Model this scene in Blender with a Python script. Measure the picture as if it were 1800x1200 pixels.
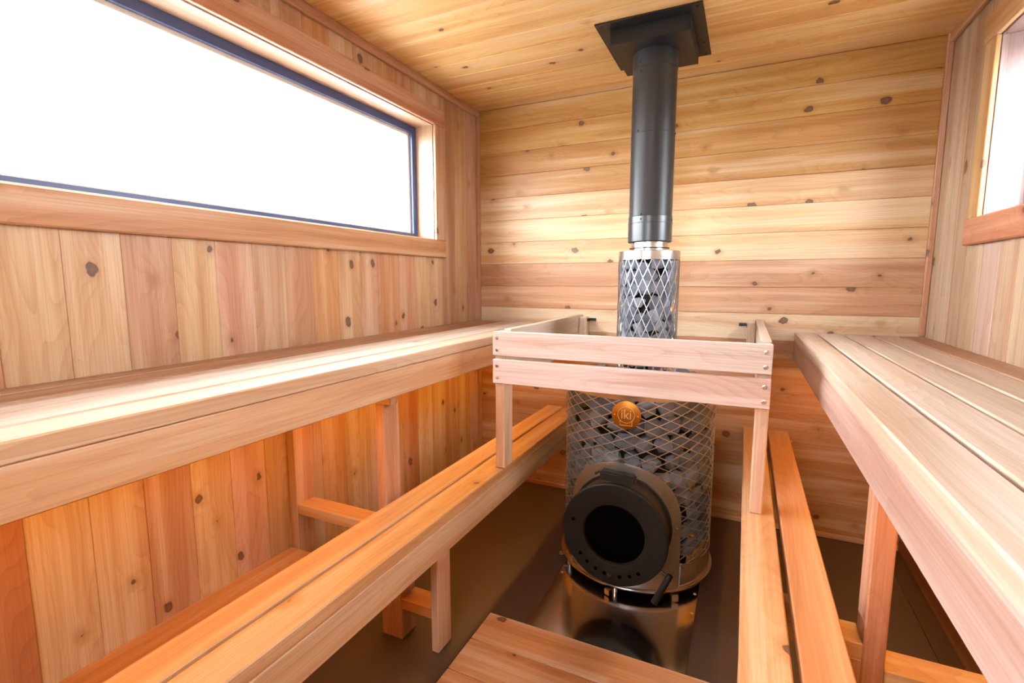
import bpy, bmesh, math, random
from mathutils import Vector, Matrix

# ------------------------------------------------------------------ reset
for o in list(bpy.data.objects):
    bpy.data.objects.remove(o, do_unlink=True)
SC = bpy.context.scene
COL = SC.collection
RND = random.Random(7)
PI = math.pi

# ------------------------------------------------------------------ camera
CAM_POS = Vector((1.4515, -2.6112, 1.1916))
YAW, PITCH, FPX = 0.4401, 0.1214, 868.9
cam_d = bpy.data.cameras.new('camera')
cam_d.sensor_width = 36.0
cam_d.lens = FPX / 1800.0 * 36.0
cam_d.clip_start = 0.01
cam = bpy.data.objects.new('camera', cam_d)
COL.objects.link(cam)
cam.location = CAM_POS
cam.rotation_euler = (PI / 2 - PITCH, 0.0, YAW)
SC.camera = cam

# ------------------------------------------------------------------ world, exposure
world = bpy.data.worlds.new('overcast_sky')
SC.world = world
world.use_nodes = True
bg = world.node_tree.nodes['Background']
bg.inputs[0].default_value = (0.88, 0.94, 1.0, 1)
bg.inputs[1].default_value = 37.5
SC.view_settings.view_transform = 'Standard'
SC.view_settings.look = 'None'
SC.view_settings.gamma = 1.0
SC.view_settings.use_curve_mapping = False
SC.view_settings.exposure = 0.0
SC.cycles.max_bounces = 7
SC.cycles.diffuse_bounces = 5
SC.cycles.glossy_bounces = 4
SC.cycles.transparent_max_bounces = 6
LED_STRENGTH = 54.0
LED_COLOR = (1.0, 0.42, 0.05)

# ------------------------------------------------------------------ dimensions (metres)
W, H, LEN = 2.14, 2.154, 3.0          # room: x 0..W, y -LEN..0, z 0..H
ZB, ZF = 0.960, 0.837                 # upper bench top, bottom of its fascia
XL, XR = 0.489, 1.6625                # front edges of the two upper benches
ZL, ZLF = 0.4875, 0.357               # lower bench top, bottom of its fascia
PITCHB = 0.1245                       # wall board pitch
WYL, WYR, WY1 = -2.45, -1.08, -0.46    # windows along y: unseen near ends set for the daylight, common far end
WZ0, WZ1 = 1.405, 1.96


def lin(r, g, b):
    f = lambda c: (c / 255 / 12.92) if c / 255 <= 0.04045 else ((c / 255 + 0.055) / 1.055) ** 2.4
    return (f(r), f(g), f(b), 1.0)


def vary(c, amt=0.08, hue=0.05):
    k = 1 + RND.uniform(-amt, amt)
    h = RND.uniform(-hue, hue)
    return (c[0] * k * (1 + h * 0.3), c[1] * k, c[2] * k * (1 - h), 1.0)


# ------------------------------------------------------------------ materials
def new_mat(name):
    m = bpy.data.materials.new(name)
    m.use_nodes = True
    nt = m.node_tree
    return m, nt, nt.nodes['Principled BSDF']


class NB:
    """tiny node helper"""
    def __init__(self, nt):
        self.nt = nt

    def n(self, t, **kw):
        nd = self.nt.nodes.new(t)
        for k, v in kw.items():
            setattr(nd, k, v)
        return nd

    def link(self, a, b):
        self.nt.links.new(a, b)

    def math(self, op, a, b=None, c=None, clamp=False):
        nd = self.n('ShaderNodeMath', operation=op, use_clamp=clamp)
        for i, v in enumerate((a, b, c)):
            if v is None:
                continue
            if isinstance(v, (int, float)):
                nd.inputs[i].default_value = v
            else:
                self.link(v, nd.inputs[i])
        return nd.outputs[0]

    def comb(self, x, y, z):
        nd = self.n('ShaderNodeCombineXYZ')
        for i, v in enumerate((x, y, z)):
            if isinstance(v, (int, float)):
                nd.inputs[i].default_value = v
            else:
                self.link(v, nd.inputs[i])
        return nd.outputs[0]

    def noise(self, vec, scale=1.0, detail=2.0, rough=0.5, dims='3D'):
        nd = self.n('ShaderNodeTexNoise', noise_dimensions=dims)
        self.link(vec, nd.inputs['Vector'])
        nd.inputs['Scale'].default_value = scale
        nd.inputs['Detail'].default_value = detail
        nd.inputs['Roughness'].default_value = rough
        return nd.outputs[0]

    def mix(self, fac, a, b, mode='MIX'):
        nd = self.n('ShaderNodeMix', data_type='RGBA', blend_type=mode)
        if isinstance(fac, (int, float)):
            nd.inputs[0].default_value = fac
        else:
            self.link(fac, nd.inputs[0])
        for s, v in ((6, a), (7, b)):
            if isinstance(v, tuple):
                nd.inputs[s].default_value = v
            else:
                self.link(v, nd.inputs[s])
        return nd.outputs[2]

    def mrange(self, v, a, b, c, d, smooth=False):
        nd = self.n('ShaderNodeMapRange')
        if smooth:
            nd.interpolation_type = 'SMOOTHSTEP'
        self.link(v, nd.inputs[0])
        for i, x in enumerate((a, b, c, d)):
            nd.inputs[i + 1].default_value = x
        return nd.outputs[0]


def wood(name, rough=0.5, spec=0.5, knot_scale=5.0, knot_thr=0.35, knot_size=0.13, ring=0.45):
    """cedar / pale softwood: the board's own tint comes from the object colour, the grain runs along local x"""
    m, nt, bs = new_mat(name)
    B = NB(nt)
    tc = B.n('ShaderNodeTexCoord')
    oi = B.n('ShaderNodeObjectInfo')
    sep = B.n('ShaderNodeSeparateXYZ')
    B.link(tc.outputs['Object'], sep.inputs[0])
    rnd = oi.outputs['Random']
    x = B.math('ADD', sep.outputs[0], B.math('MULTIPLY', rnd, 61.0))
    w = B.math('ADD', B.math('ADD', sep.outputs[1], sep.outputs[2]), B.math('MULTIPLY', rnd, 17.0))
    # knots: dark eyes with a ring of bent grain around them
    vo = B.n('ShaderNodeTexVoronoi', voronoi_dimensions='2D', feature='F1')
    B.link(B.comb(B.math('MULTIPLY', x, 0.72), w, 0.0), vo.inputs['Vector'])
    vo.inputs['Scale'].default_value = knot_scale
    vo.inputs['Randomness'].default_value = 1.0
    wob = B.noise(B.comb(B.math('MULTIPLY', x, 60.0), B.math('MULTIPLY', w, 60.0), 0.0), 1.0, 0.0, 0.5, '2D')
    d = B.math('ADD', vo.outputs['Distance'], B.math('MULTIPLY', B.math('SUBTRACT', wob, 0.5), 0.05))
    sc = B.n('ShaderNodeSeparateColor')
    B.link(vo.outputs['Color'], sc.inputs[0])
    kr = B.math('MULTIPLY', B.math('MAXIMUM', B.math('SUBTRACT', sc.outputs[0], knot_thr), 0.0), knot_size)
    has = B.math('GREATER_THAN', kr, 0.004)
    halo = B.math('MULTIPLY', B.mrange(d, 0.0, 0.34, 1.0, 0.0, True), has)
    # growth rings (cathedral grain)
    warp = B.noise(B.comb(B.math('MULTIPLY', x, 1.1), B.math('MULTIPLY', w, 8.0), 0.0), 1.0, 1.0, 0.5, '2D')
    g = B.math('ADD', B.math('MULTIPLY', w, 34.0), B.math('MULTIPLY', warp, 13.0))
    g = B.math('ADD', g, B.math('MULTIPLY', halo, 1.5))
    fr = B.math('FRACT', g)
    ringv = B.math('POWER', fr, 3.0)
    # streaks
    fine = B.noise(B.comb(B.math('MULTIPLY', x, 3.0), B.math('MULTIPLY', w, 240.0), 0.0), 1.0, 1.0, 0.6, '2D')
    broad = B.noise(B.comb(B.math('MULTIPLY', x, 0.8), B.math('MULTIPLY', w, 17.0), 0.0), 1.0, 2.0, 0.5, '2D')
    base = oi.outputs['Color']
    dark = B.mix(1.0, base, (0.60, 0.42, 0.29, 1), 'MULTIPLY')
    light = B.mix(0.30, base, (0.72, 0.59, 0.44, 1))
    pinkd = B.mix(1.0, base, (0.88, 0.77, 0.68, 1), 'MULTIPLY')
    c = B.mix(B.mrange(broad, 0.34, 0.52, 1.0, 0.0, True), base, pinkd)
    c = B.mix(B.mrange(broad, 0.50, 0.70, 0.0, 1.0, True), c, light)
    c = B.mix(B.math('MULTIPLY', ringv, B.mrange(broad, 0.35, 0.65, ring, ring * 0.25)), c, dark)
    c = B.mix(B.math('MULTIPLY', B.mrange(fine, 0.35, 0.75, 0.0, 1.0), 0.34), c, dark)
    c = B.mix(B.math('MULTIPLY', B.mrange(d, 0.0, 0.16, 0.6, 0.0, True), has), c, dark)
    knot = B.math('MULTIPLY', B.math('DIVIDE', B.math('SUBTRACT', kr, d), 0.016, clamp=True), 0.88)
    eye = B.mix(B.mrange(B.math('SUBTRACT', kr, d), 0.02, 0.06, 0.0, 1.0), (0.075, 0.034, 0.02, 1), (0.14, 0.068, 0.038, 1))
    c = B.mix(knot, c, eye)
    B.link(c, bs.inputs['Base Color'])
    bs.inputs['Roughness'].default_value = rough
    bs.inputs['Specular IOR Level'].default_value = spec
    return m


M_WALL = wood('cedar_panelling', 0.46, 0.45, 5.4, 0.28, 0.125)
M_CLEAR = wood('clear_softwood', 0.4, 0.5, 1.0, 1.1, 0.1, 0.25)
M_BENCH = wood('planed_bench_wood', 0.43, 0.5, 4.0, 0.60, 0.13, 0.42)


def metal(name, col, rough, aniso=0.0, brushed=0.0):
    m, nt, bs = new_mat(name)
    bs.inputs['Base Color'].default_value = col
    bs.inputs['Metallic'].default_value = 1.0
    bs.inputs['Roughness'].default_value = rough
    if brushed:
        B = NB(nt)
        tc = B.n('ShaderNodeTexCoord')
        sep = B.n('ShaderNodeSeparateXYZ')
        B.link(tc.outputs['Object'], sep.inputs[0])
        nz = B.noise(B.comb(B.math('MULTIPLY', sep.outputs[0], 6.0), B.math('MULTIPLY', sep.outputs[1], 6.0),
                            B.math('MULTIPLY', sep.outputs[2], 300.0)), 1.0, 2.0)
        B.link(B.mrange(nz, 0.3, 0.7, rough - brushed, rough + brushed), bs.inputs['Roughness'])
    return m


def plain(name, col, rough, spec=0.5, noise_amt=0.0, noise_scale=40.0, bump=0.0):
    m, nt, bs = new_mat(name)
    bs.inputs['Base Color'].default_value = col
    bs.inputs['Roughness'].default_value = rough
    bs.inputs['Specular IOR Level'].default_value = spec
    if noise_amt or bump:
        B = NB(nt)
        tc = B.n('ShaderNodeTexCoord')
        nz = B.noise(tc.outputs['Object'], noise_scale, 4.0, 0.6)
        if noise_amt:
            lo = tuple(v * (1 - noise_amt) for v in col[:3]) + (1,)
            hi = tuple(min(1, v * (1 + noise_amt)) for v in col[:3]) + (1,)
            B.link(B.mix(B.mrange(nz, 0.3, 0.7, 0, 1), lo, hi), bs.inputs['Base Color'])
        if bump:
            bp = B.n('ShaderNodeBump')
            bp.inputs['Strength'].default_value = bump
            bp.inputs['Distance'].default_value = 0.003
            B.link(nz, bp.inputs['Height'])
            B.link(bp.outputs[0], bs.inputs['Normal'])
    return m


def stone_mat(name, c0, c1):
    m, nt, bs = new_mat(name)
    B = NB(nt)
    tc = B.n('ShaderNodeTexCoord')
    oi = B.n('ShaderNodeObjectInfo')
    off = B.n('ShaderNodeVectorMath', operation='ADD')
    B.link(tc.outputs['Object'], off.inputs[0])
    B.link(B.comb(B.math('MULTIPLY', oi.outputs['Random'], 30.0), 0.0, 0.0), off.inputs[1])
    v = off.outputs[0]
    n1 = B.noise(v, 45.0, 5.0, 0.65)
    n2 = B.noise(v, 420.0, 2.0, 0.6)
    c = B.mix(B.mrange(n1, 0.32, 0.68, 0, 1), c0, c1)
    c = B.mix(B.math('MULTIPLY', B.mrange(n2, 0.5, 0.75, 0, 1), 0.5), c, lin(188, 190, 195))
    tint = B.mix(oi.outputs['Random'], (0.60, 0.61, 0.66, 1), (1.12, 1.10, 1.08, 1))
    c = B.mix(1.0, c, tint, 'MULTIPLY')
    B.link(c, bs.inputs['Base Color'])
    bs.inputs['Roughness'].default_value = 0.72
    bp = B.n('ShaderNodeBump')
    bp.inputs['Strength'].default_value = 0.9
    bp.inputs['Distance'].default_value = 0.006
    B.link(n1, bp.inputs['Height'])
    B.link(bp.outputs[0], bs.inputs['Normal'])
    return m


def glass_mat(name):
    m, nt, bs = new_mat(name)
    nt.nodes.remove(bs)
    B = NB(nt)
    out = nt.nodes['Material Output']
    tr = B.n('ShaderNodeBsdfTransparent')
    gl = B.n('ShaderNodeBsdfGlossy')
    gl.inputs['Roughness'].default_value = 0.0
    lw = B.n('ShaderNodeLayerWeight')
    lw.inputs[0].default_value = 0.5
    fac = B.math('ADD', B.math('MULTIPLY', B.math('POWER', lw.outputs['Facing'], 5.0), 0.6), 0.04)
    mx = B.n('ShaderNodeMixShader')
    B.link(fac, mx.inputs[0])
    B.link(tr.outputs[0], mx.inputs[1])
    B.link(gl.outputs[0], mx.inputs[2])
    B.link(mx.outputs[0], out.inputs[0])
    return m


def floor_mat():
    m, nt, bs = new_mat('dark_floor_sheet')
    B = NB(nt)
    tc = B.n('ShaderNodeTexCoord')
    n1 = B.noise(tc.outputs['Object'], 2.5, 4.0, 0.6)
    n2 = B.noise(tc.outputs['Object'], 90.0, 3.0, 0.6)
    c = B.mix(n1, lin(66, 50, 42), lin(82, 62, 52))
    c = B.mix(B.math('MULTIPLY', B.mrange(n2, 0.66, 0.78, 0, 1), 0.35), c, lin(120, 95, 80))
    B.link(c, bs.inputs['Base Color'])
    B.link(B.mrange(n1, 0.3, 0.7, 0.36, 0.48), bs.inputs['Roughness'])
    return m


M_FLOOR = floor_mat()
M_STEEL = metal('brushed_stainless', (0.62, 0.60, 0.58, 1), 0.26)
M_PLATE = metal('polished_stainless_sheet', (0.76, 0.74, 0.73, 1), 0.15)
M_SATIN = metal('satin_stainless', (0.84, 0.82, 0.80, 1), 0.40)
M_MESH = metal('bright_wire', (0.66, 0.64, 0.63, 1), 0.36)
M_BRASS = metal('brass_badge', lin(186, 122, 48), 0.38)
M_BRASSL = metal('engraved_brass', lin(250, 205, 140), 0.5)
M_BLACK = plain('satin_black_steel', (0.012, 0.012, 0.013, 1), 0.42, 0.4)
M_PIPE = plain('black_pipe_enamel', (0.020, 0.021, 0.023, 1), 0.34, 0.55)
M_IRON = plain('cast_iron_black', (0.010, 0.009, 0.009, 1), 0.55, 0.22, 0.2, 200.0, 0.1)
M_DGLASS = plain('dark_door_glass', (0.0008, 0.0008, 0.0008, 1), 0.3, 0.03)
M_HOLE = plain('hole_dark', (0.001, 0.001, 0.001, 1), 0.9, 0.0)
M_CORE = plain('firebox_dark_steel', (0.012, 0.012, 0.013, 1), 0.7, 0.3)
M_STONE = stone_mat('olivine_stone', lin(98, 103, 113), lin(148, 154, 164))
M_STONE_DAYLIT = stone_mat('olivine_stone_daylit', lin(122, 131, 146), lin(172, 182, 196))  # same stone, with bluish daylight painted into a lighter grey
M_FRAME = plain('slate_aluminium_frame', lin(66, 80, 120), 0.4, 0.5)
M_BEAD = plain('pale_glazing_bead', lin(236, 226, 206), 0.5, 0.4)
M_GLASS = glass_mat('clear_glass')
M_CORE_WALL = plain('wall_core_board', lin(150, 105, 70), 0.8, 0.2)
M_SCREW = metal('screw_steel', (0.72, 0.68, 0.58, 1), 0.3)
M_GROUND = plain('pale_gravel', lin(150, 150, 148), 0.9, 0.2, 0.1, 8.0)
M_PRINT = plain('grey_print', lin(60, 50, 45), 0.6, 0.3)


def led_mat():
    m, nt, bs = new_mat('warm_led_emitter')
    bs.inputs['Base Color'].default_value = (0.9, 0.8, 0.6, 1)
    bs.inputs['Emission Color'].default_value = LED_COLOR + (1,)
    bs.inputs['Emission Strength'].default_value = LED_STRENGTH
    return m


M_LED = led_mat()

# ------------------------------------------------------------------ object helpers
def link(o, parent=None):
    COL.objects.link(o)
    if parent is not None:
        o.parent = parent
    return o


def mesh_obj(name, me, mat=None, parent=None, loc=None):
    if mat is not None and not me.materials:
        me.materials.append(mat)
    o = bpy.data.objects.new(name, me)
    if loc is not None:
        o.location = loc
    return link(o, parent)


def bm_obj(name, bm, mat, parent=None, loc=None, smooth=False, angle=None):
    me = bpy.data.meshes.new(name)
    bm.normal_update()
    bm.to_mesh(me)
    bm.free()
    if smooth:
        for p in me.polygons:
            p.use_smooth = True
        if angle is not None:
            me.set_sharp_from_angle(angle=math.radians(angle))
    return mesh_obj(name, me, mat, parent, loc)


def empty(name, loc=(0, 0, 0)):
    o = bpy.data.objects.new(name, None)
    o.empty_display_size = 0.1
    o.location = loc
    return link(o)


def tag(o, label, cat, group=None):
    o['label'] = label
    o['category'] = cat
    if group:
        o['group'] = group
    return o


def struct(o, label=None):
    o['kind'] = 'structure'
    if label:
        o['label'] = label
    return o


def rel(parent, p):
    if p is None:
        return None
    return Vector(p) - (parent.location if parent is not None else Vector((0, 0, 0)))


_board_cache = {}
TINT = 0.76          # overall reflectance of the timber
AX = {'x': Vector((1, 0, 0)), 'y': Vector((0, 1, 0)), 'z': Vector((0, 0, 1))}


def board_mesh(L, Wd, T, bev, mat):
    key = (round(L, 4), round(Wd, 4), round(T, 4), round(bev, 4), mat.name)
    if key in _board_cache:
        return _board_cache[key]
    bm = bmesh.new()
    bmesh.ops.create_cube(bm, size=1.0)
    for v in bm.verts:
        v.co = Vector((v.co.x * L, v.co.y * Wd, v.co.z * T))
    if bev > 0:
        bmesh.ops.bevel(bm, geom=list(bm.edges), offset=bev, segments=1, affect='EDGES', profile=0.5)
    me = bpy.data.meshes.new('board')
    bm.to_mesh(me)
    bm.free()
    me.materials.append(mat)
    _board_cache[key] = me
    return me


def board(name, lo, hi, along, face, color, parent=None, mat=None, bev=0.0015, top_level=False):
    """a plank filling the box lo..hi; grain along `along`, broad face towards `face` (axis letters)"""
    lo, hi = Vector(lo), Vector(hi)
    lo, hi = Vector([min(a, b) for a, b in zip(lo, hi)]), Vector([max(a, b) for a, b in zip(lo, hi)])
    size = hi - lo
    ia, ic = 'xyz'.index(along), 'xyz'.index(face)
    ib = 3 - ia - ic
    me = board_mesh(size[ia], size[ib], size[ic], bev, mat or M_WALL)
    o = bpy.data.objects.new(name, me)
    ex = Vector([1.0 if i == ia else 0 for i in range(3)])
    ez = Vector([1.0 if i == ic else 0 for i in range(3)])
    ey = ez.cross(ex)
    R = Matrix((ex, ey, ez)).transposed()
    o.rotation_euler = R.to_euler()
    o.location = rel(parent, (lo + hi) / 2)
    o.color = (color[0] * TINT, color[1] * TINT, color[2] * TINT, 1.0)
    link(o, parent)
    return o


def box_bm(bm, lo, hi):
    lo, hi = Vector(lo), Vector(hi)
    r = bmesh.ops.create_cube(bm, size=1.0)
    c, s = (lo + hi) / 2, hi - lo
    for v in r['verts']:
        v.co = Vector((v.co.x * s.x, v.co.y * s.y, v.co.z * s.z)) + c


def boxes(name, lst, mat, parent=None, bev=0.0):
    bm = bmesh.new()
    for lo, hi in lst:
        box_bm(bm, rel(parent, lo), rel(parent, hi))
    if bev:
        bmesh.ops.bevel(bm, geom=list(bm.edges), offset=bev, segments=1, affect='EDGES')
    return bm_obj(name, bm, mat, parent)


def lathe(name, prof, mat, parent=None, loc=(0, 0, 0), n=64, axis='z', angle=35, a0=0.0, a1=2 * PI, closed=False):
    """revolve (r, h) pairs around z; axis='y' turns the axis towards -y (h grows towards -y)"""
    bm = bmesh.new()
    full = abs((a1 - a0) - 2 * PI) < 1e-6
    m = n if full else n + 1
    rings = []
    for r, h in prof:
        rg = []
        for i in range(m):
            a = a0 + (a1 - a0) * i / n
            x, y, z = r * math.cos(a), r * math.sin(a), h
            if axis == 'y':
                x, y, z = x, -z, y
            rg.append(bm.verts.new((x, y, z)))
        rings.append(rg)
    k = len(rings)
    for j in range(k if closed else k - 1):
        A, Bq = rings[j], rings[(j + 1) % k]
        for i in range(n):
            i2 = (i + 1) % m
            vs = (A[i], A[i2], Bq[i2], Bq[i])
            try:
                bm.faces.new(vs)
            except ValueError:
                pass
    bmesh.ops.remove_doubles(bm, verts=list(bm.verts), dist=1e-6)
    bmesh.ops.recalc_face_normals(bm, faces=list(bm.faces))
    return bm_obj(name, bm, mat, parent, rel(parent, loc), True, angle)


def tube_bm(bm, pts, r, seg=8, cap=True):
    pts = [Vector(p) for p in pts]
    prev = None
    rings = []
    for i, p in enumerate(pts):
        t = (pts[min(i + 1, len(pts) - 1)] - pts[max(i - 1, 0)]).normalized()
        up = Vector((0, 0, 1)) if abs(t.z) < 0.9 else Vector((1, 0, 0))
        if prev is not None:
            up = prev
        s = t.cross(up).normalized()
        u = s.cross(t).normalized()
        prev = u
        rings.append([bm.verts.new(p + (s * math.cos(2 * PI * k / seg) + u * math.sin(2 * PI * k / seg)) * r) for k in range(seg)])
    for A, Bq in zip(rings, rings[1:]):
        for k in range(seg):
            bm.faces.new((A[k], A[(k + 1) % seg], Bq[(k + 1) % seg], Bq[k]))
    if cap:
        bm.faces.new(rings[0][::-1])
        bm.faces.new(rings[-1])


def screw_disc(name, loc, normal, r, t, parent, mat=None, slot=True):
    """small round screw head standing proud along `normal`, with a drive recess"""
    prof = [(0.0, t), (r * 0.35, t), (r * 0.4, t * 0.55), (r * 0.55, t), (r * 0.85, t * 0.85), (r, t * 0.35), (r, 0.0), (0.0, 0.0)]
    o = lathe(name, prof, mat or M_SCREW, parent, loc, 14, 'z', 40)
    o.rotation_euler = Vector(normal).to_track_quat('Z', 'Y').to_euler()
    return o


# ------------------------------------------------------------------ tints (base colours of the board groups)
C_LWALL = [lin(214, 172, 138), lin(216, 166, 120), lin(224, 188, 150), lin(212, 170, 142), lin(216, 166, 124), lin(206, 150, 116),
           lin(222, 190, 152), lin(218, 184, 146), lin(204, 160, 128), lin(222, 188, 146), lin(220, 176, 150), lin(214, 180, 150)]
C_RWALL = [lin(206, 176, 138), lin(210, 182, 150), lin(198, 164, 128), lin(204, 172, 134), lin(212, 180, 158), lin(208, 172, 140)]
C_CEIL = [lin(246, 202, 134), lin(250, 210, 144), lin(240, 192, 122), lin(248, 206, 138), lin(236, 188, 118)]
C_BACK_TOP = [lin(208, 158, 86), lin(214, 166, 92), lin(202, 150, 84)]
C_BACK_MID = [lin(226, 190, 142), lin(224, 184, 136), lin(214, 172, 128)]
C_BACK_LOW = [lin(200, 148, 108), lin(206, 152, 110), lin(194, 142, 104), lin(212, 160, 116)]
C_SLAT = [lin(232, 214, 196), lin(228, 208, 188), lin(234, 218, 202)]
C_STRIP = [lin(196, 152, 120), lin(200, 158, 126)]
C_FASC = [lin(220, 172, 130), lin(220, 170, 126)]
C_PINK = [lin(218, 182, 164), lin(220, 186, 170), lin(214, 176, 156)]
C_LOW = [lin(222, 176, 124), lin(218, 170, 120), lin(224, 180, 130)]
C_POST = [lin(212, 158, 120), lin(216, 166, 130)]
C_TRIM = [lin(206, 154, 122), lin(210, 160, 128)]
C_CASE = lin(204, 150, 112)


def muted(c, k):
    g = 0.30 * c[0] + 0.55 * c[1] + 0.15 * c[2]
    return tuple(v + (g - v) * k for v in c[:3]) + (1.0,)


C_LWALL = [muted(c, -0.04) for c in C_LWALL]
C_RWALL = [muted(c, 0.15) for c in C_RWALL]
C_SLAT = [muted(c, 0.1) for c in C_SLAT]
C_PINK = [muted(c, 0.25) for c in C_PINK]


# ================================================================== SETTING
TB = 0.012          # lining board thickness
G = 0.0003          # half the joint between two boards

# floor
bm = bmesh.new()
box_bm(bm, (-0.2, -LEN - 0.2, -0.10), (W + 0.2, 0.2, -0.012))
floor = struct(bm_obj('floor', bm, M_CORE_WALL), 'dark brown sheet floor under the sauna benches')
for (x0, x1) in ((0.0, 2.062), (2.064, W)):
    boxes('floor_sheet', [((x0, -LEN, -0.012), (x1, 0.0, 0.0))], M_FLOOR, floor)

# back wall: horizontal boards
bm = bmesh.new()
box_bm(bm, (-0.2, TB, -0.1), (W + 0.2, 0.18, H + 0.1))
wall_back = struct(bm_obj('wall_back', bm, M_CORE_WALL), 'wall of horizontal knotty cedar boards behind the stove')
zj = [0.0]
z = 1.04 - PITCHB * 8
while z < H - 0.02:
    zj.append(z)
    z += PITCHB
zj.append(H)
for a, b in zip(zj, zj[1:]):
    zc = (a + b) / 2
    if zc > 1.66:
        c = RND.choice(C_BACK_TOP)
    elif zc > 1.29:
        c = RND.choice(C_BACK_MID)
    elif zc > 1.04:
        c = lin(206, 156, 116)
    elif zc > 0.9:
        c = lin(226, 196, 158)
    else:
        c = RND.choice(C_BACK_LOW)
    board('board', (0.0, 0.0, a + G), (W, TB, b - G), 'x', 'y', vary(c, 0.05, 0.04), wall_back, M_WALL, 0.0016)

# side walls: vertical boards, pieces above and below the windows
def side_wall(name, label, x_in, sgn, colors, y_first, WY0):
    bmw = bmesh.new()
    xa, xb = (x_in - sgn * TB, x_in - sgn * 0.18)
    for lo, hi in (((xa, -LEN - 0.2, -0.1), (xb, 0.2, WZ0 - 0.02)), ((xa, -LEN - 0.2, WZ1 + 0.015), (xb, 0.2, H + 0.1)),
                   ((xa, WY1 + 0.015, WZ0 - 0.02), (xb, 0.2, WZ1 + 0.015)), ((xa, -LEN - 0.2, WZ0 - 0.02), (xb, WY0 - 0.015, WZ1 + 0.015))):
        l2 = Vector([min(p, q) for p, q in zip(lo, hi)])
        h2 = Vector([max(p, q) for p, q in zip(lo, hi)])
        box_bm(bmw, l2, h2)
    wl = struct(bm_obj(name, bmw, M_CORE_WALL), label)
    ys = [0.0]
    y = y_first
    while y > -LEN + 0.02:
        ys.append(y)
        y -= PITCHB
    ys.append(-LEN)
    i = 0
    for a, b in zip(ys, ys[1:]):
        c = vary(colors[i % len(colors)], 0.03, 0.03)
        i += 1
        xs = (x_in - sgn * TB, x_in)
        if b > WY1 + 0.02 or a < WY0 - 0.02:
            spans = [(0.0, H)]
        else:
            spans = [(0.0, WZ0 - 0.05), (WZ1 + 0.03, H)]
        for z0, z1 in spans:
            board('board', (xs[0], b + G, z0), (xs[1], a - G, z1), 'z', 'x', c, wl, M_WALL, 0.0016)
    return wl


wall_left = side_wall('wall_left', 'wall of vertical cedar boards around the wide window', 0.0, 1, C_LWALL[::-1], -0.008, WYL)
wall_right = side_wall('wall_right', 'wall of vertical pale cedar boards with the cut-off window', W, -1, C_RWALL, -0.1105, WYR)

# unseen front wall behind the viewpoint, with an invented door shaped for the daylight
DX0, DX1, DZ1 = 0.66, 1.56, 2.02
bm = bmesh.new()
for lo, hi in (((-0.2, -LEN - 0.18, -0.1), (DX0, -LEN - TB, H + 0.1)), ((DX1, -LEN - 0.18, -0.1), (W + 0.2, -LEN - TB, H + 0.1)),
               ((DX0, -LEN - 0.18, DZ1), (DX1, -LEN - TB, H + 0.1))):
    box_bm(bm, lo, hi)
wall_front = struct(bm_obj('wall_front', bm, M_CORE_WALL), 'unseen cedar lined wall holding the added glazed door')
z = 0.0
k = 0
while z < H - 0.01:
    z1 = min(H, z + PITCHB)
    c = vary(C_BACK_MID[k % 3], 0.05)
    k += 1
    if z1 <= DZ1 + 0.04:
        board('board', (0, -LEN - TB, z + G), (DX0 - 0.01, -LEN, z1 - G), 'x', 'y', c, wall_front, M_WALL, 0.0016)
        board('board', (DX1 + 0.01, -LEN - TB, z + G), (W, -LEN, z1 - G), 'x', 'y', c, wall_front, M_WALL, 0.0016)
    else:
        board('board', (0, -LEN - TB, z + G), (W, -LEN, z1 - G), 'x', 'y', c, wall_front, M_WALL, 0.0016)
    z = z1
door = struct(empty('added_door_1', (0, -LEN - 0.06, 0)), 'unseen plank door, invented with a small glazed light for daylight, in a slim dark frame')
VX0, VX1, VZ0, VZ1 = 0.86, 1.36, 1.30, 1.90           # the invented door's small light, sized for its daylight
boxes('frame', [((DX0, -LEN - 0.09, 0), (DX0 + 0.05, -LEN - 0.03, DZ1)), ((DX1 - 0.05, -LEN - 0.09, 0), (DX1, -LEN - 0.03, DZ1)),
                ((DX0 + 0.05, -LEN - 0.09, DZ1 - 0.05), (DX1 - 0.05, -LEN - 0.03, DZ1))], M_FRAME, door)
xs_ = [DX0 + 0.05, 0.785, VX0, 1.0267, 1.1933, VX1, 1.435, DX1 - 0.05]
for x0, x1 in zip(xs_, xs_[1:]):
    spans = [(0.0, VZ0), (VZ1, DZ1 - 0.05)] if VX0 - 0.01 < x0 and x1 < VX1 + 0.01 else [(0.0, DZ1 - 0.05)]
    for z0, z1 in spans:
        board('plank', (x0 + G, -LEN - 0.08, z0), (x1 - G, -LEN - 0.04, z1), 'z', 'y', vary(C_CASE, 0.04), door, M_WALL, 0.002)
boxes('pane', [((VX0, -LEN - 0.064, VZ0), (VX1, -LEN - 0.056, VZ1))], M_GLASS, door)

# ceiling: boards across the room
bm = bmesh.new()
box_bm(bm, (-0.2, -LEN - 0.2, H + TB), (W + 0.2, 0.2, H + 0.16))
ceiling = struct(bm_obj('ceiling', bm, M_CORE_WALL), 'ceiling of honey coloured cedar boards')
y = 0.0
nxt = -0.105
while y > -LEN + 0.01:
    y1 = max(-LEN, nxt)
    board('board', (0, y1 + G, H), (W, y - G, H + TB), 'x', 'z', vary(RND.choice(C_CEIL), 0.04, 0.04), ceiling, M_WALL, 0.0016)
    y = y1
    nxt = y - PITCHB

# trims
def trim(n, lo, hi, along, face, col, label):
    o = board('trim_%d' % n, lo, hi, along, face, col, None, M_WALL, 0.003)
    struct(o, label)
    return o


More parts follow.
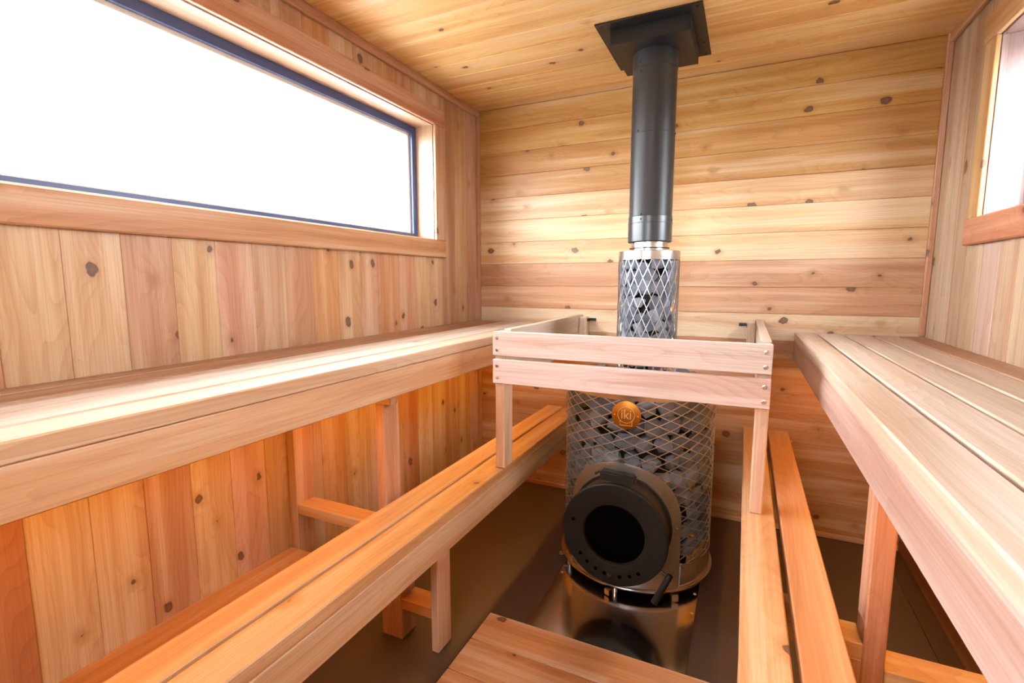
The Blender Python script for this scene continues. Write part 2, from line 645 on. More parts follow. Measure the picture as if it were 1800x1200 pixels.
trim(1, (0.0005, -LEN, H - 0.036), (0.019, -0.0195, H - 0.0005), 'y', 'x', vary(C_TRIM[0], 0.02), 'narrow cedar strip between ceiling and wide-window wall')
trim(2, (W - 0.019, -LEN, H - 0.036), (W - 0.0005, -0.0195, H - 0.0005), 'y', 'x', lin(204, 156, 112), 'narrow cedar strip between ceiling and the opposite wall')
trim(3, (0.0005, -0.019, ZB + 0.001), (0.02, -0.0005, H - 0.0005), 'z', 'x', lin(206, 158, 120), 'slim corner strip above the bench under the wide window')
trim(4, (W - 0.022, -0.019, ZB + 0.001), (W - 0.0005, -0.0005, H - 0.0005), 'z', 'x', lin(214, 164, 132), 'pinkish corner strip above the bench opposite the wide window')
trim(5, (0.0005, -0.019, 0.0), (0.02, -0.0005, 0.80), 'z', 'x', lin(206, 156, 118), 'slim corner strip below the bench under the wide window')
bb = board('baseboard_right', (W - 0.016, -LEN, 0.0), (W - 0.0005, -0.001, 0.075), 'y', 'x', lin(150, 96, 62), None, M_WALL, 0.003)
struct(bb, 'dark brown skirting board under the bench opposite the wide window')
bb = board('baseboard_back', (0.02, -0.010, 0.0), (W - 0.017, -0.0005, 0.024), 'x', 'y', lin(196, 140, 104), None, M_WALL, 0.002)
struct(bb, 'low pale skirting strip along the wall behind the stove')

# windows
def window(name, label, x_in, sgn, case_cols, WY0):
    w = struct(empty(name, (x_in, (WY0 + WY1) / 2, WZ0)), label)
    X = lambda d: x_in - sgn * d           # d > 0 goes into the wall
    cp = -0.019                            # casings stand proud of the boards
    dep = 0.10
    # casings on the room side
    board('head_casing', (X(cp), WY0 - 0.09, WZ1 + 0.004), (X(-0.0005), WY1 + 0.088, WZ1 + 0.088), 'y', 'x', case_cols[0], w, M_WALL, 0.003)
    board('side_casing', (X(cp + 0.004), WY1 + 0.004, WZ0 - 0.004), (X(-0.0005), WY1 + 0.086, WZ1 + 0.0035), 'z', 'x', case_cols[1], w, M_WALL, 0.002)
    board('side_casing', (X(cp + 0.004), WY0 - 0.086, WZ0 - 0.004), (X(-0.0005), WY0 - 0.004, WZ1 + 0.0035), 'z', 'x', case_cols[1], w, M_WALL, 0.002)
    board('sill', (X(cp - 0.006), WY0 - 0.09, WZ0 - 0.092), (X(-0.0005), WY1 + 0.076, WZ0 - 0.005), 'y', 'x', case_cols[2], w, M_WALL, 0.004)
    # reveal linings
    board('jamb', (X(-0.0002), WY1, WZ0), (X(dep + 0.06), WY1 + 0.014, WZ1), 'z', 'y', case_cols[3], w, M_CLEAR, 0.001)
    board('jamb', (X(-0.0002), WY0 - 0.014, WZ0), (X(dep + 0.06), WY0, WZ1), 'z', 'y', case_cols[3], w, M_CLEAR, 0.001)
    board('head_lining', (X(-0.0002), WY0 - 0.014, WZ1), (X(dep + 0.06), WY1 + 0.014, WZ1 + 0.013), 'y', 'z', case_cols[3], w, M_CLEAR, 0.001)
    board('sill_board', (X(0.0), WY0 - 0.014, WZ0 - 0.02), (X(dep + 0.06), WY1 + 0.014, WZ0), 'y', 'z', case_cols[3], w, M_CLEAR, 0.001)
    # metal frame
    f0, f1, fw = X(dep), X(dep + 0.055), 0.034
    e = 0.0005
    fb = 0.027
    fr = boxes('frame', [((min(f0, f1), WY0 + e, WZ0 + e), (max(f0, f1), WY1 - e, WZ0 + fb)),
                         ((min(f0, f1), WY0 + e, WZ1 - fw), (max(f0, f1), WY1 - e, WZ1 - e)),
                         ((min(f0, f1), WY0 + e, WZ0 + fb), (max(f0, f1), WY0 + fw, WZ1 - fw)),
                         ((min(f0, f1), WY1 - fw, WZ0 + fb), (max(f0, f1), WY1 - e, WZ1 - fw))], M_FRAME, w)
    g0, g1, bw = X(dep + 0.016), X(dep + 0.03), fw + 0.014
    boxes('glazing_bead', [((min(g0, g1), WY0 + fw, WZ0 + fb), (max(g0, g1), WY1 - fw, WZ0 + fb + 0.007)),
                           ((min(g0, g1), WY0 + fw, WZ1 - bw), (max(g0, g1), WY1 - fw, WZ1 - fw)),
                           ((min(g0, g1), WY0 + fw, WZ0 + fb + 0.007), (max(g0, g1), WY0 + bw, WZ1 - bw)),
                           ((min(g0, g1), WY1 - bw, WZ0 + fb + 0.007), (max(g0, g1), WY1 - fw, WZ1 - bw))], M_BEAD, w)
    h0, h1 = X(dep + 0.032), X(dep + 0.040)
    boxes('pane', [((min(h0, h1), WY0 + fw, WZ0 + fb), (max(h0, h1), WY1 - fw, WZ1 - fw))], M_GLASS, w)
    return w


window('window_1', 'wide horizontal window with slate frame above the bench', 0.0, 1,
       [lin(206, 150, 118), lin(212, 164, 126), lin(212, 160, 116), lin(200, 164, 134)], WYL)
window('window_2', 'window with white lit jamb, cut off by the picture edge', W, -1,
       [lin(206, 158, 100), lin(210, 168, 112), lin(208, 146, 114), lin(168, 140, 136)], WYR)

# ground outside
bm = bmesh.new()
bmesh.ops.create_grid(bm, x_segments=1, y_segments=1, size=60)
gr = bm_obj('ground', bm, M_GROUND, None, (0, 0, -0.7))
struct(gr, 'pale ground outside the sauna')

# ================================================================== BENCHES
def pick(cs, a=0.03):
    return vary(RND.choice(cs), a, 0.03)


YE = -2.74     # bench ends near the viewpoint
def mx(x, mirror):
    return W - x if mirror else x


# ---- upper bench under the wide window
ub = empty('upper_bench', (0.25, -1.37, 0))
tag(ub, 'upper sauna bench under the wide window, pale slats and tan fascia', 'bench', 'sauna benches')
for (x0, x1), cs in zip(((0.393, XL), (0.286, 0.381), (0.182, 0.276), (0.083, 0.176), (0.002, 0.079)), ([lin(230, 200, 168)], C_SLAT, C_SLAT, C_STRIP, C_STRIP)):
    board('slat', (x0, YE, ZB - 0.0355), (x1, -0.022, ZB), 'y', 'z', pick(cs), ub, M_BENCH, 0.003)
board('fascia', (XL - 0.037, YE, ZF), (XL - 0.0005, -0.022, ZB - 0.0365), 'y', 'x', pick(C_FASC), ub, M_BENCH, 0.0025)
for y0 in (-0.10, -1.392, -2.70):
    board('bearer', (0.002, y0, 0.80), (XL - 0.038, y0 + 0.037, ZB - 0.0365), 'x', 'y', pick(C_POST), ub, M_BENCH, 0.002)
for y0 in (-1.392, -2.70):
    board('post', (0.389, y0 + 0.0, 0.0), (0.4245, y0 + 0.076, 0.80), 'z', 'x', lin(216, 160, 122), ub, M_BENCH, 0.003)
    board('wall_stud', (0.001, y0 - 0.022, 0.0), (0.037, y0 + 0.056, 0.80), 'z', 'x', lin(210, 154, 122), ub, M_BENCH, 0.002)

# ---- upper bench on the opposite side
ur = empty('upper_bench', (1.9, -1.37, 0))
tag(ur, 'upper sauna bench opposite the wide window, whitish slats over pinkish fascia', 'bench', 'sauna benches')
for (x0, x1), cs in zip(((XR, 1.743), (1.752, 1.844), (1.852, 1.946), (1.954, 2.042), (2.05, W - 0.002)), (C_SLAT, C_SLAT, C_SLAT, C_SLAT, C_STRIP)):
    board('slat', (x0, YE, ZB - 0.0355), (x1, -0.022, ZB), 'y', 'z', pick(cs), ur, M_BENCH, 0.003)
board('fascia', (XR + 0.0005, YE, ZF), (XR + 0.037, -0.022, ZB - 0.0365), 'y', 'x', muted(lin(210, 170, 154), 0.2), ur, M_BENCH, 0.0025)
for y0 in (-0.10, -1.392, -2.70):
    board('bearer', (XR + 0.038, y0, 0.80), (W - 0.002, y0 + 0.037, ZB - 0.0365), 'x', 'y', pick(C_POST), ur, M_BENCH, 0.002)
for y0 in (-1.392, -2.70):
    board('post', (1.7225, y0, 0.0), (1.7635, y0 + 0.076, 0.80), 'z', 'x', lin(208, 146, 112), ur, M_BENCH, 0.003)
    board('brace', (1.764, y0 + 0.0, 0.323), (W - 0.018, y0 + 0.077, 0.36), 'x', 'z', lin(226, 184, 130), ur, M_BENCH, 0.002)

# ---- lower bench below the wide window
lb = empty('lower_bench', (0.555, -1.37, 0))
tag(lb, 'lower two-slat bench under the wide window, guard post standing on its edge', 'bench', 'sauna benches')
board('slat', (0.455, YE, ZL - 0.0362), (0.5475, -0.012, ZL), 'y', 'z', lin(224, 178, 128), lb, M_BENCH, 0.003)
board('slat', (0.5575, YE, ZL - 0.0362), (0.655, -0.012, ZL), 'y', 'z', lin(220, 170, 118), lb, M_BENCH, 0.003)
board('fascia', (0.618, YE, ZLF), (0.6545, -0.012, ZL - 0.0372), 'y', 'x', lin(222, 184, 146), lb, M_BENCH, 0.0025)
for y0 in (-1.392, -2.70):
    board('leg', (0.5895, y0, 0.0), (0.617, y0 + 0.077, ZL - 0.0372), 'z', 'x', lin(214, 160, 124), lb, M_BENCH, 0.003)
    board('leg', (0.4255, y0, 0.0), (0.472, y0 + 0.077, ZL - 0.0372), 'z', 'x', lin(206, 148, 112), lb, M_BENCH, 0.003)
    board('rail', (0.4725, y0, 0.113), (0.589, y0 + 0.076, 0.149), 'x', 'z', lin(216, 150, 96), lb, M_BENCH, 0.002)
    board('brace', (0.0375, y0 - 0.018, 0.36), (0.3885, y0 + 0.057, 0.397), 'x', 'z', lin(222, 168, 112), lb, M_BENCH, 0.002)
board('cleat', (0.452, -0.052, ZL - 0.075), (0.617, -0.0125, ZL - 0.0372), 'x', 'z', pick(C_POST), lb, M_BENCH, 0.002)

# ---- lower bench on the opposite side
lr = empty('lower_bench', (1.57, -1.37, 0))
tag(lr, 'lower two-slat bench opposite the wide window, running past the stove door', 'bench', 'sauna benches')
board('slat', (1.475, YE, ZL - 0.0362), (1.564, -0.012, ZL), 'y', 'z', lin(222, 176, 128), lr, M_BENCH, 0.003)
board('slat', (1.579, YE, ZL - 0.0362), (1.665, -0.012, ZL), 'y', 'z', lin(214, 160, 116), lr, M_BENCH, 0.003)
for y0 in (-1.392, -2.70):
    board('brace', (1.482, y0, 0.37), (1.722, y0 + 0.077, 0.407), 'x', 'z', lin(218, 164, 112), lr, M_BENCH, 0.002)
    board('packer', (1.50, y0 + 0.02, 0.407), (1.655, y0 + 0.057, ZL - 0.0362), 'x', 'z', lin(206, 150, 108), lr, M_BENCH, 0.002)
    board('leg', (1.685, y0, 0.0), (1.722, y0 + 0.077, 0.3695), 'z', 'x', lin(200, 140, 104), lr, M_BENCH, 0.002)
    board('leg', (1.482, y0, 0.0), (1.519, y0 + 0.077, 0.3695), 'z', 'x', lin(206, 148, 112), lr, M_BENCH, 0.002)
board('cleat', (1.48, -0.052, ZL - 0.075), (1.685, -0.0125, ZL - 0.0372), 'x', 'z', pick(C_POST), lr, M_BENCH, 0.002)

# ---- low ledge along the wall behind the lower bench
lg = empty('ledge_box', (0.10, -2.03, 0))
tag(lg, 'low orange-lit wooden ledge box along the wall behind the lower bench', 'ledge')
for (x0, x1) in ((0.002, 0.110), (0.112, 0.20)):
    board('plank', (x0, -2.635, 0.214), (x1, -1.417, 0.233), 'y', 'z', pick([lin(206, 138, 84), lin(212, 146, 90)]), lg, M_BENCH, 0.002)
for (z0, z1) in ((0.0, 0.105), (0.108, 0.213)):
    board('plank', (0.180, -2.635, z0), (0.199, -1.417, z1), 'y', 'x', pick(C_POST), lg, M_BENCH, 0.002)
    board('plank', (0.04, -1.437, z0), (0.1795, -1.418, z1), 'x', 'y', pick(C_POST), lg, M_BENCH, 0.002)

# ---- warm light strips under the upper benches
for nx, lab in ((0.30, 'warm orange light strip hidden under the upper bench below the wide window'),
                (1.84, 'warm orange light strip hidden under the upper bench opposite the wide window')):
    t = empty('light_strip', (nx, -1.37, 0.79))
    tag(t, lab, 'light', 'light strips under the upper benches')
    boxes('channel', [((nx - 0.009, -2.66, 0.7935), (nx + 0.009, -0.06, 0.7995))], M_STEEL, t)
    boxes('diffuser', [((nx - 0.007, -2.66, 0.7860), (nx + 0.007, -0.06, 0.7930))], M_LED, t)

# ---- slatted platform on the floor
fp = empty('floor_platform', (1.07, -1.6, 0))
tag(fp, 'low slatted cedar platform on the floor in front of the stove', 'platform')
y = -1.215
k = 0
while y > -2.5:
    c = [lin(216, 154, 104), lin(212, 150, 100), lin(208, 144, 96)][k % 3]
    board('plank', (0.712, y - 0.1335, 0.040), (1.425, y, 0.060), 'x', 'z', vary(c, 0.03, 0.03), fp, M_WALL, 0.002)
    y -= 0.1365
    k += 1
for x0 in (0.75, 1.05, 1.35):
    board('runner', (x0, y + 0.02, 0.0), (x0 + 0.04, -1.225, 0.0395), 'y', 'z', pick(C_POST), fp, M_BENCH, 0.002)

# ================================================================== STOVE GUARD
GX0, GX1, GY = 0.6235, 1.5315, -1.0194
sg = empty('stove_guard', ((GX0 + GX1) / 2, -0.5, ZL))
tag(sg, 'pale pinkish wooden guard rail around the stove, standing on the lower benches', 'guard rail')
for z1 in (1.0113, 0.9085):
    z0 = z1 - 0.0898
    rl = board('front_rail', (GX0, GY, z0), (GX1, GY + 0.019, z1), 'x', 'y', muted(lin(232, 204, 190), 0.2) if z1 > 1 else muted(lin(234, 204, 194), 0.2), sg, M_BENCH, 0.0025)
    for xs in (GX0 + 0.017, GX1 - 0.017):
        for zz in (z0 + 0.022, z1 - 0.024):
            s = screw_disc('screw', (xs, GY, zz), (0, -1, 0), 0.0068, 0.003, None)
            wm = s.rotation_euler.copy()
            s.parent = rl
            # board local frame: x along, y = z x x, z = world y
            R = rl.rotation_euler.to_matrix()
            loc = R.transposed() @ (Vector((xs, GY, zz)) - (rl.location + sg.location))
            s.location = loc
            s.rotation_euler = (R.transposed() @ wm.to_matrix()).to_euler()
    board('side_rail', (GX0, GY + 0.095, z0), (GX0 + 0.03, -0.004, z1), 'y', 'x', pick(C_SLAT), sg, M_BENCH, 0.0025)
    board('side_rail', (GX1 - 0.03, GY + 0.095, z0), (GX1, -0.004, z1), 'y', 'x', pick(C_SLAT), sg, M_BENCH, 0.0025)
board('post', (GX0, GY + 0.0195, ZL), (GX0 + 0.037, GY + 0.0945, 1.005), 'z', 'x', lin(226, 190, 158), sg, M_BENCH, 0.004)
board('post', (GX1 - 0.037, GY + 0.0195, ZL), (GX1, GY + 0.0945, 1.005), 'z', 'x', lin(226, 186, 158), sg, M_BENCH, 0.004)
for x0 in (GX0 + 0.0305, GX1 - 0.0305 - 0.036):
    board('post', (x0, -0.085, 0.79), (x0 + 0.036, -0.012, 1.002), 'z', 'x', lin(226, 196, 166), sg, M_BENCH, 0.004)
for i, x0 in enumerate((GX0 + 0.067, GX1 - 0.067 - 0.035)):
    br = boxes('wall_bracket', [((x0, -0.006, 0.978), (x0 + 0.035, -0.0008, 0.993)), ((x0 + (0.0 if i == 0 else 0.032), -0.05, 0.978), (x0 + (0.003 if i == 0 else 0.035), -0.006, 0.993))], M_BLACK, sg)

# ================================================================== STOVE
SX, SY = 1.068, -0.548
TX, TY = 1.074, -0.452
RM = 0.298
st = empty('sauna_stove', (SX, SY, 0.004))
tag(st, 'round wood-burning sauna stove with stone-filled wire cage and black door', 'stove')
SL = Vector((SX, SY, 0))

# base
lathe('base_flange', [(0.20, 0.033), (0.312, 0.033), (0.314, 0.036), (0.314, 0.043), (0.304, 0.0445), (0.20, 0.0445)], M_STEEL, st, (SX, SY, 0), 96, closed=True)
lathe('base_band', [(0.302, 0.044), (0.3035, 0.13), (0.2985, 0.131), (0.297, 0.044)], M_STEEL, st, (SX, SY, 0), 96, closed=True)
# inner steel drum
lathe('firebox', [(0.0, 0.036), (0.215, 0.036), (0.215, 0.74), (0.0, 0.74)], M_CORE, st, (SX, SY, 0), 48)
lathe('top_band', [(0.2935, 0.762), (0.2935, 0.782), (0.303, 0.782), (0.303, 0.762)], M_STEEL, st, (SX, SY, 0), 96, closed=True)

# expanded wire cages
def wire_cage(name, cx, cy, r, z0, z1, ncell, hcell, half, parent):
    bm = bmesh.new()
    wcell = 2 * PI / ncell
    steps = int(round((z1 - z0) / (hcell / 2)))
    hz = (z1 - z0) / steps
    for dirn in (1, -1):
        for i in range(ncell):
            prev = None
            ro, ri = r + 0.0012 * dirn + 0.0015, r + 0.0012 * dirn - 0.0015
            slope = hz / (wcell / 2 * r)
            tl = math.hypot(1, slope)
            dz = half / tl * 1.0
            da = half * slope / tl / r
            sub = 2
            for k in range(steps * sub + 1):
                a = i * wcell + dirn * k / sub * wcell / 2
                z = z0 + k / sub * hz
                ring = []
                for (rr, s) in ((ro, 1), (ro, -1), (ri, -1), (ri, 1)):
                    aa = a - dirn * da * s
                    ring.append(bm.verts.new((rr * math.sin(aa), -rr * math.cos(aa), z + dz * s)))
                if prev:
                    for q in range(4):
                        bm.faces.new((prev[q], prev[(q + 1) % 4], ring[(q + 1) % 4], ring[q]))
                prev = ring
    bmesh.ops.recalc_face_normals(bm, faces=list(bm.faces))
    o = bm_obj(name, bm, M_MESH, parent, rel(parent, (cx, cy, 0)))
    o['kind'] = 'stuff'
    return o


wire_cage('wire_cage', SX, SY, RM + 0.001, 0.125, 0.766, 22, 0.0377, 0.0015, st)
wire_cage('chimney_cage', TX, TY, 0.1226, 0.80, 1.285, 22, 0.083, 0.0014, st)
lathe('chimney_band', [(0.1255, 1.279), (0.1255, 1.313), (0.1235, 1.315), (0.085, 1.315), (0.085, 1.311), (0.122, 1.311), (0.122, 1.279)], M_STEEL, st, (TX, TY, 0), 72, closed=True)
lathe('flue_core', [(0.074, 0.74), (0.074, 1.312)], M_CORE, st, (TX, TY, 0), 40)

# polished arch around the door
def arch():
    bm = bmesh.new()
    R1 = 0.3045
    hw, zc = 0.231, 0.297
    nz, na = 40, 40
    rows = []
    for j in range(nz + 1):
        t = j / nz
        z = 0.045 + (zc + hw - 0.0005 - 0.045) * t
        s = hw if z <= zc else math.sqrt(max(hw * hw - (z - zc) ** 2, 1e-6))
        rows.append([(s * (2 * i / na - 1), z) for i in range(na + 1)])
    V = [[bm.verts.new(((R1 + 0.002) * math.sin(s / R1), -(R1 + 0.002) * math.cos(s / R1), z)) for s, z in r] for r in rows]
    for j in range(nz):
        for i in range(na):
            bm.faces.new((V[j][i], V[j][i + 1], V[j + 1][i + 1], V[j + 1][i]))
    bmesh.ops.solidify(bm, geom=list(bm.faces), thickness=0.0018)
    bmesh.ops.recalc_face_normals(bm, faces=list(bm.faces))
    return bm


bm = arch()
sur = bm_obj('door_surround', bm, M_SATIN, st, rel(st, (SX, SY, 0)), True, 30)
for (ang, zz) in ((40.6, 0.282), (40.5, 0.248), (39.3, 0.12), (38.0, 0.062), (-40.6, 0.282), (-40.5, 0.248), (-39.3, 0.12), (-38.0, 0.062)):
    a = math.radians(ang)
    s = screw_disc('screw', (0, 0, 0), (math.sin(a), -math.cos(a), 0), 0.0045, 0.0025, None)
    s.parent = sur
    s.location = (0.3063 * math.sin(a), -0.3063 * math.cos(a), zz)

# door tunnel and door
DZ, DYF = 0.297, -0.962
lathe('door_tunnel', [(0.176, 0.0), (0.176, 0.135), (0.15, 0.135), (0.15, 0.0)], M_BLACK, st, (1.071, -0.82, DZ), 72, 'y', closed=True)
lathe('tunnel_collar', [(0.186, 0.0), (0.186, 0.012), (0.172, 0.012), (0.172, 0.0)], M_BLACK, st, (1.071, -0.842, DZ), 72, 'y', closed=True)
dr = lathe('door', [(0.108, 0.0), (0.183, 0.0), (0.188, 0.003), (0.188, 0.019), (0.184, 0.023), (0.116, 0.023), (0.110, 0.020), (0.108, 0.012)],
           M_IRON, st, (1.071, -0.939, DZ), 96, 'y', closed=True)
lathe('glass', [(0.0, 0.008), (0.1085, 0.008), (0.1085, 0.002), (0.0, 0.002)], M_DGLASS, dr, None, 64, 'y').location = (0, 0, 0)
# air holes along the lower rim, one on the side: black discs painted as shaded depth
for ang in (-142, -128, -114, -101, -80, -66, -53, 168):
    a = math.radians(ang)
    h = lathe('air_hole', [(0.0, 0.0006), (0.0068, 0.0006), (0.0068, 0.0), (0.0, 0.0)], M_HOLE, dr, None, 14, 'y')
    h.location = (0.151 * math.cos(a), -0.023, 0.151 * math.sin(a))
h = screw_disc('vent_knob', (0, 0, 0), (0, -1, 0), 0.007, 0.008, None, M_BLACK)
h.parent = dr
h.location = (-0.012, -0.023, -0.150)
# grip on top of the door
bm = bmesh.new()
box_bm(bm, (-0.062, -0.022, -0.017), (0.062, 0.018, 0.017))
bmesh.ops.bevel(bm, geom=list(bm.edges), offset=0.006, segments=2, affect='EDGES')
hd = bm_obj('door_grip', bm, M_BLACK, dr, (0.006, 0.004, 0.209), True, 40)
hd.rotation_euler = (0, math.radians(3), 0)
bm = bmesh.new()
tube_bm(bm, [(-0.066, 0, 0), (0.066, 0, 0)], 0.005, 10)
tube_bm(bm, [(-0.064, 0.0, 0), (-0.074, 0.02, -0.006), (-0.095, 0.05, -0.03)], 0.004, 8)
gro = bm_obj('grip_rod', bm, M_BLACK, dr, (0.006, 0.010, 0.209), True, 40)
gro.rotation_euler = hd.rotation_euler
# latch handle at the lower rim
bm = bmesh.new()
tube_bm(bm, [(1.205, -0.945, 0.218), (1.232, -0.952, 0.205), (1.262, -0.962, 0.190)], 0.0055, 10)
for v in bm.verts:
    v.co -= Vector(st.location)
la = bm_obj('latch_arm', bm, M_BLACK, st, None, True, 40)
bm = bmesh.new()
tube_bm(bm, [(1.268, -0.960, 0.199), (1.258, -0.964, 0.177), (1.221, -0.978, 0.096)], 0.0115, 12)
for v in bm.verts:
    v.co -= Vector(st.location)
bm_obj('latch_grip', bm, M_BLACK, st, None, True, 40)

# brass badge
def on_cage(ang_deg, z, r):
    a = math.radians(ang_deg)
    return Vector((SX + r * math.sin(a), SY - r * math.cos(a), z)), Vector((math.sin(a), -math.cos(a), 0))


bp_, bn_ = on_cage(2.6, 0.709, 0.3035)
bd = lathe('badge', [(0.0, 0.004), (0.0505, 0.004), (0.0525, 0.003), (0.0525, 0.0), (0.0, 0.0)], M_BRASS, st, bp_, 64, 'y')
bd.rotation_euler = (0, 0, math.radians(2.6))
for xs in (-0.042, 0.042):
    s = screw_disc('rivet', (0, 0, 0), (0, -1, 0), 0.0026, 0.0014, None, M_BRASSL)
    s.parent = bd
    s.location = (xs, -0.0039, 0.0)


def text_mesh(body, size, ext):
    cu = bpy.data.curves.new('lettering', 'FONT')
    cu.body = body
    cu.size = size
    cu.extrude = ext
    cu.align_x = 'CENTER'
    cu.align_y = 'CENTER'
    cu.resolution_u = 4
    o = bpy.data.objects.new('lettering_source', cu)
    COL.objects.link(o)
    bpy.context.view_layer.update()
    dg = bpy.context.evaluated_depsgraph_get()
    me = bpy.data.meshes.new_from_object(o.evaluated_get(dg))
    bpy.data.objects.remove(o, do_unlink=True)
    return me


me = text_mesh('iki', 0.044, 0.0004)
me.materials.clear()
t = mesh_obj('lettering', me, M_BRASSL, bd, (0, -0.0043, 0.0015))
t.rotation_euler = (PI / 2, 0, 0)
t.scale = (1.0, 1.12, 1.0)
lathe('emblem_ring', [(0.0292, 0.0039), (0.0292, 0.0047), (0.0308, 0.0047), (0.0308, 0.0039)], M_BRASSL, bd, None, 56, 'y', closed=True).location = (0, 0, 0.0015)
bm = bmesh.new()
for lo, hi in (((-0.0225, -0.0047, -0.0385), (-0.0209, -0.0039, -0.0205)), ((0.0209, -0.0047, -0.0385), (0.0225, -0.0039, -0.0205)),
               ((-0.0225, -0.0047, -0.0395), (0.0225, -0.0039, -0.0372))):
    box_bm(bm, lo, hi)
bm_obj('emblem_foot', bm, M_BRASSL, bd)

# rating plate printed on the base band
pp, pn = on_cage(53, 0.088, 0.3045)
bm = bmesh.new()
for i in range(9):
    a0 = math.radians(44.6 + i * 1.9)
    a1 = math.radians(44.6 + (i + 1) * 1.9)
    R = 0.3043
    vs = [bm.verts.new((R * math.sin(a), -R * math.cos(a), z)) for a, z in ((a0, 0.05), (a1, 0.05), (a1, 0.126), (a0, 0.126))]
    bm.faces.new(vs)
bmesh.ops.remove_doubles(bm, verts=list(bm.verts), dist=1e-5)
bmesh.ops.solidify(bm, geom=list(bm.faces), thickness=0.0004)
rp = bm_obj('rating_plate', bm, M_PLATE, st, rel(st, (SX, SY, 0)), True, 30)
me = text_mesh('CE', 0.013, 0.0002)
me.materials.clear()
a = math.radians(47.6)
t = mesh_obj('lettering', me, M_PRINT, rp, (0.3049 * math.sin(a), -0.3049 * math.cos(a), 0.117))
t.rotation_euler = (PI / 2, 0, a)
# feet and clips
for ang in (-58, -3, 42, 122, 180, 238):
    a = math.radians(ang)
    px, py = SX + 0.285 * math.sin(a), SY - 0.285 * math.cos(a)
    ft = lathe('foot', [(0.0, 0.0045), (0.011, 0.0045), (0.011, 0.033), (0.0, 0.033)], M_STEEL, st, (px, py, 0), 18)
    bm = bmesh.new()
    box_bm(bm, (-0.011, -0.045, 0.0265), (0.011, -0.008, 0.0285))
    box_bm(bm, (-0.011, -0.047, 0.008), (0.011, -0.045, 0.0285))
    cl = bm_obj('clip', bm, M_STEEL, ft)
    cl.rotation_euler = (0, 0, a + math.radians(-25))

# floor plate under the stove
fpz = boxes('steel_floor_plate', [((0.815, -1.205, 0.0005), (1.345, -0.16, 0.0035))], M_PLATE)
tag(fpz, 'polished stainless steel sheet lying on the floor under the stove', 'floor plate')
for (sx_, sy_) in ((0.826, -0.70), (0.826, -0.80), (1.334, -0.72), (1.334, -0.84)):
    s = screw_disc('screw', (sx_, sy_, 0.0035), (0, 0, 1), 0.006, 0.0025, None)
    s.parent = fpz

# ------------------------------------------------------------------ flue
fl = empty('flue_pipe', (TX, TY, 1.315))
tag(fl, 'matte black stove pipe rising from the stove to the ceiling', 'stove pipe')
lathe('steel_neck', [(0.0735, 1.3155), (0.0735, 1.358), (0.068, 1.358), (0.068, 1.3155)], M_STEEL, fl, (TX, TY, 0), 56, closed=True)
lathe('neck_lip', [(0.082, 1.3265), (0.082, 1.3295), (0.074, 1.3295), (0.074, 1.3265)], M_BLACK, fl, (TX, TY, 0), 56, closed=True)
lathe('lower_sleeve', [(0.070, 1.352), (0.0865, 1.352), (0.089, 1.355), (0.089, 1.427), (0.0905, 1.428), (0.0905, 1.431), (0.089, 1.432), (0.089, 1.4545), (0.0878, 1.4555)], M_PIPE, fl, (TX, TY, 0), 72, angle=25)
lathe('pipe_section', [(0.0878, 1.4555), (0.0870, 1.4575), (0.0872, 1.780), (0.0864, 1.7815), (0.0872, 1.783), (0.0872, 2.030)], M_PIPE, fl, (TX, TY, 0), 72, angle=25)
lathe('top_collar', [(0.0872, 2.030), (0.0888, 2.031), (0.0888, 2.0925)], M_PIPE, fl, (TX, TY, 0), 72, angle=25)
for ang, zz in ((-30, 2.048), (-28, 2.012), (-32, 1.789), (85, 1.779), (-15, 1.462), (-15, 1.4415), (80, 1.44)):
    a = math.radians(ang)
    s = screw_disc('screw', (TX + 0.0885 * math.sin(a), TY - 0.0885 * math.cos(a), zz), (math.sin(a), -math.cos(a), 0), 0.0038, 0.003, fl, M_BLACK)
    s.location = Vector((0.0878 * math.sin(a), -0.0878 * math.cos(a), zz - 1.315))

cpz = empty('ceiling_plate', (1.0735, -0.45, H))
tag(cpz, 'square black ceiling plate and box around the stove pipe', 'ceiling plate')
boxes('flange', [((0.881, -0.672, H - 0.0065), (1.266, -0.228, H - 0.0005))], M_BLACK, cpz, 0.001)
boxes('box', [((0.926, -0.612, 2.093), (1.222, -0.294, H - 0.0068))], M_BLACK, cpz, 0.0015)
for sx_, sy_ in ((0.900, -0.650), (1.246, -0.650), (0.900, -0.250), (1.246, -0.250), (1.246, -0.36), (0.900, -0.45), (1.073, -0.652)):
    screw_disc('screw', (sx_, sy_, H - 0.0065), (0, 0, -1), 0.005, 0.002, cpz, M_IRON)

# ------------------------------------------------------------------ stones
def stone_mesh(seed, npts, flat, jit, mat):
    rr = random.Random(seed)
    bm = bmesh.new()
    for _ in range(npts):
        z = rr.uniform(-1, 1)
        a = rr.uniform(0, 2 * PI)
        q = math.sqrt(1 - z * z)
        k = 1 + rr.uniform(-jit, jit)
        bm.verts.new((q * math.cos(a) * k, q * math.sin(a) * k, z * k * flat))
    res = bmesh.ops.convex_hull(bm, input=list(bm.verts))
    dead = [g for g in res.get('geom_interior', []) + res.get('geom_unused', []) if isinstance(g, bmesh.types.BMVert)]
    if dead:
        bmesh.ops.delete(bm, geom=list(set(dead)), context='VERTS')
    bmesh.ops.bevel(bm, geom=list(bm.edges), offset=0.06, segments=1, affect='EDGES', clamp_overlap=True)
    me = bpy.data.meshes.new('stone')
    bm.to_mesh(me)
    bm.free()
    me.materials.append(mat)
    return me


ROUND = [stone_mesh(100 + i, 19, 0.8, 0.10, M_STONE) for i in range(7)]
SHARP = [stone_mesh(200 + i, 14, 0.78, 0.12, M_STONE_DAYLIT) for i in range(7)]
SR = random.Random(21)


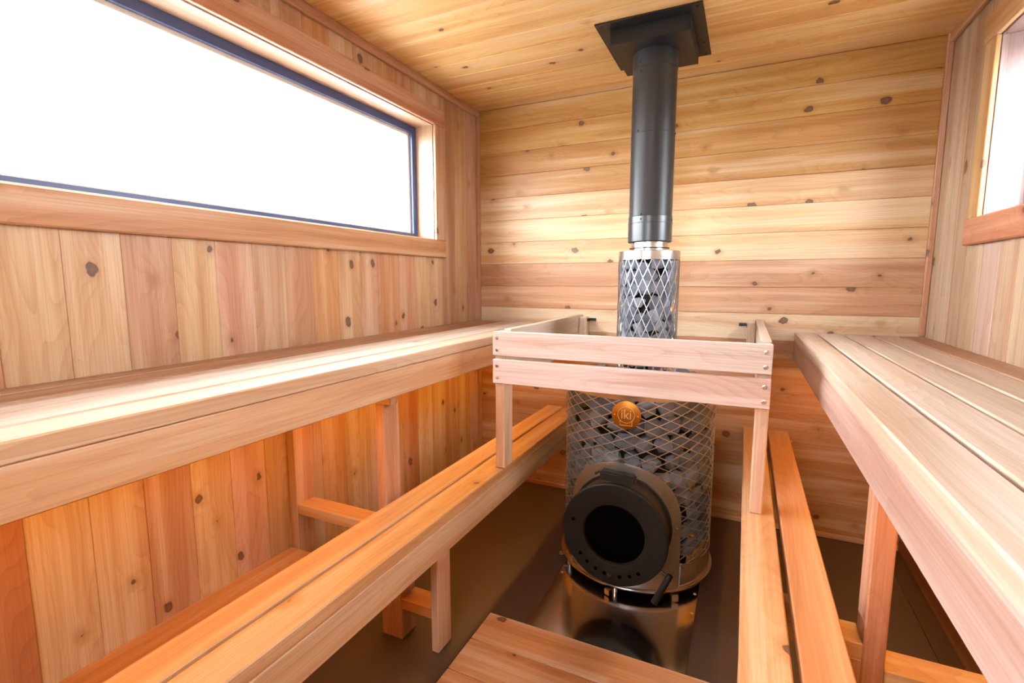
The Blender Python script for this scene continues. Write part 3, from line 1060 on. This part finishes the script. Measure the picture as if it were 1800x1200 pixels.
def put_stone(meshes, p, size, outward, label, group):
    me = SR.choice(meshes)
    o = bpy.data.objects.new('sauna_stone', me)
    q = Vector(outward).to_track_quat('Z', 'Y').to_matrix()
    spin = Matrix.Rotation(SR.uniform(0, 2 * PI), 3, 'Z')
    tilt = Matrix.Rotation(SR.uniform(-0.4, 0.4), 3, 'X')
    o.rotation_euler = (q @ tilt @ spin).to_euler()
    o.scale = (size * SR.uniform(0.95, 1.18), size * SR.uniform(0.85, 1.0), size * SR.uniform(0.7, 0.85))
    o.location = p
    link(o)
    tag(o, label, 'stone', group)
    return o


L1 = 'grey stone behind the wide-diamond wire cage of the stove body'
L2 = 'blue-grey angular stone, lightened by painted-in daylight, inside the tall narrow cage around the flue'
L3 = 'grey stone heaped on top of the stove body around the flue cage'
rows = 9
for j in range(rows):
    zc = 0.168 + j * (0.734 - 0.168) / (rows - 1)
    n = 24
    for i in range(n):
        ang = (i + 0.5 * (j % 2) + SR.uniform(-0.14, 0.14)) * 360 / n
        ang = (ang + 180) % 360 - 180
        if abs(ang + 10) > 112:
            continue
        arc = abs(math.radians(ang)) * 0.3
        if arc < 0.205 and zc < 0.297 + math.sqrt(max(0.21 ** 2 - arc ** 2, 0)) - 0.005:
            continue
        a = math.radians(ang)
        size = SR.uniform(0.038, 0.046)
        r = RM - 0.004 - size * 0.68
        put_stone(ROUND, (SX + r * math.sin(a), SY - r * math.cos(a), zc + SR.uniform(-0.009, 0.009)), size, (math.sin(a), -math.cos(a), SR.uniform(-0.3, 0.3)), L1, 'stones in the stove body cage')
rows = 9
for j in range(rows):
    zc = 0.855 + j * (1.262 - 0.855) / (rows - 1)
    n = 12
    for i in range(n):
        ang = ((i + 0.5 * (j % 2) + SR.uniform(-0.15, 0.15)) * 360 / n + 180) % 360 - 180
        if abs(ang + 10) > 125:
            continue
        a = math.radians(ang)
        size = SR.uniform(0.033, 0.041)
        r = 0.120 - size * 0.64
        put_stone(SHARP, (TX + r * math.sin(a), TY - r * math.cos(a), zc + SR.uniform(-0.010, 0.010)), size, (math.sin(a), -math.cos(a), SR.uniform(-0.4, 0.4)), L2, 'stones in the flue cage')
for ring_r, n, zc in ((0.243, 17, 0.786), (0.175, 11, 0.810)):
    for i in range(n):
        a = 2 * PI * (i + SR.uniform(-0.2, 0.2)) / n
        px, py = SX + ring_r * math.sin(a), SY - ring_r * math.cos(a)
        if math.hypot(px - TX, py - TY) < 0.155 or py > TY + 0.06:
            continue
        put_stone(ROUND, (px, py, zc + SR.uniform(-0.008, 0.010)), SR.uniform(0.036, 0.042), (0.3 * math.sin(a), -0.3 * math.cos(a), 1), L3, 'stones heaped on the stove')
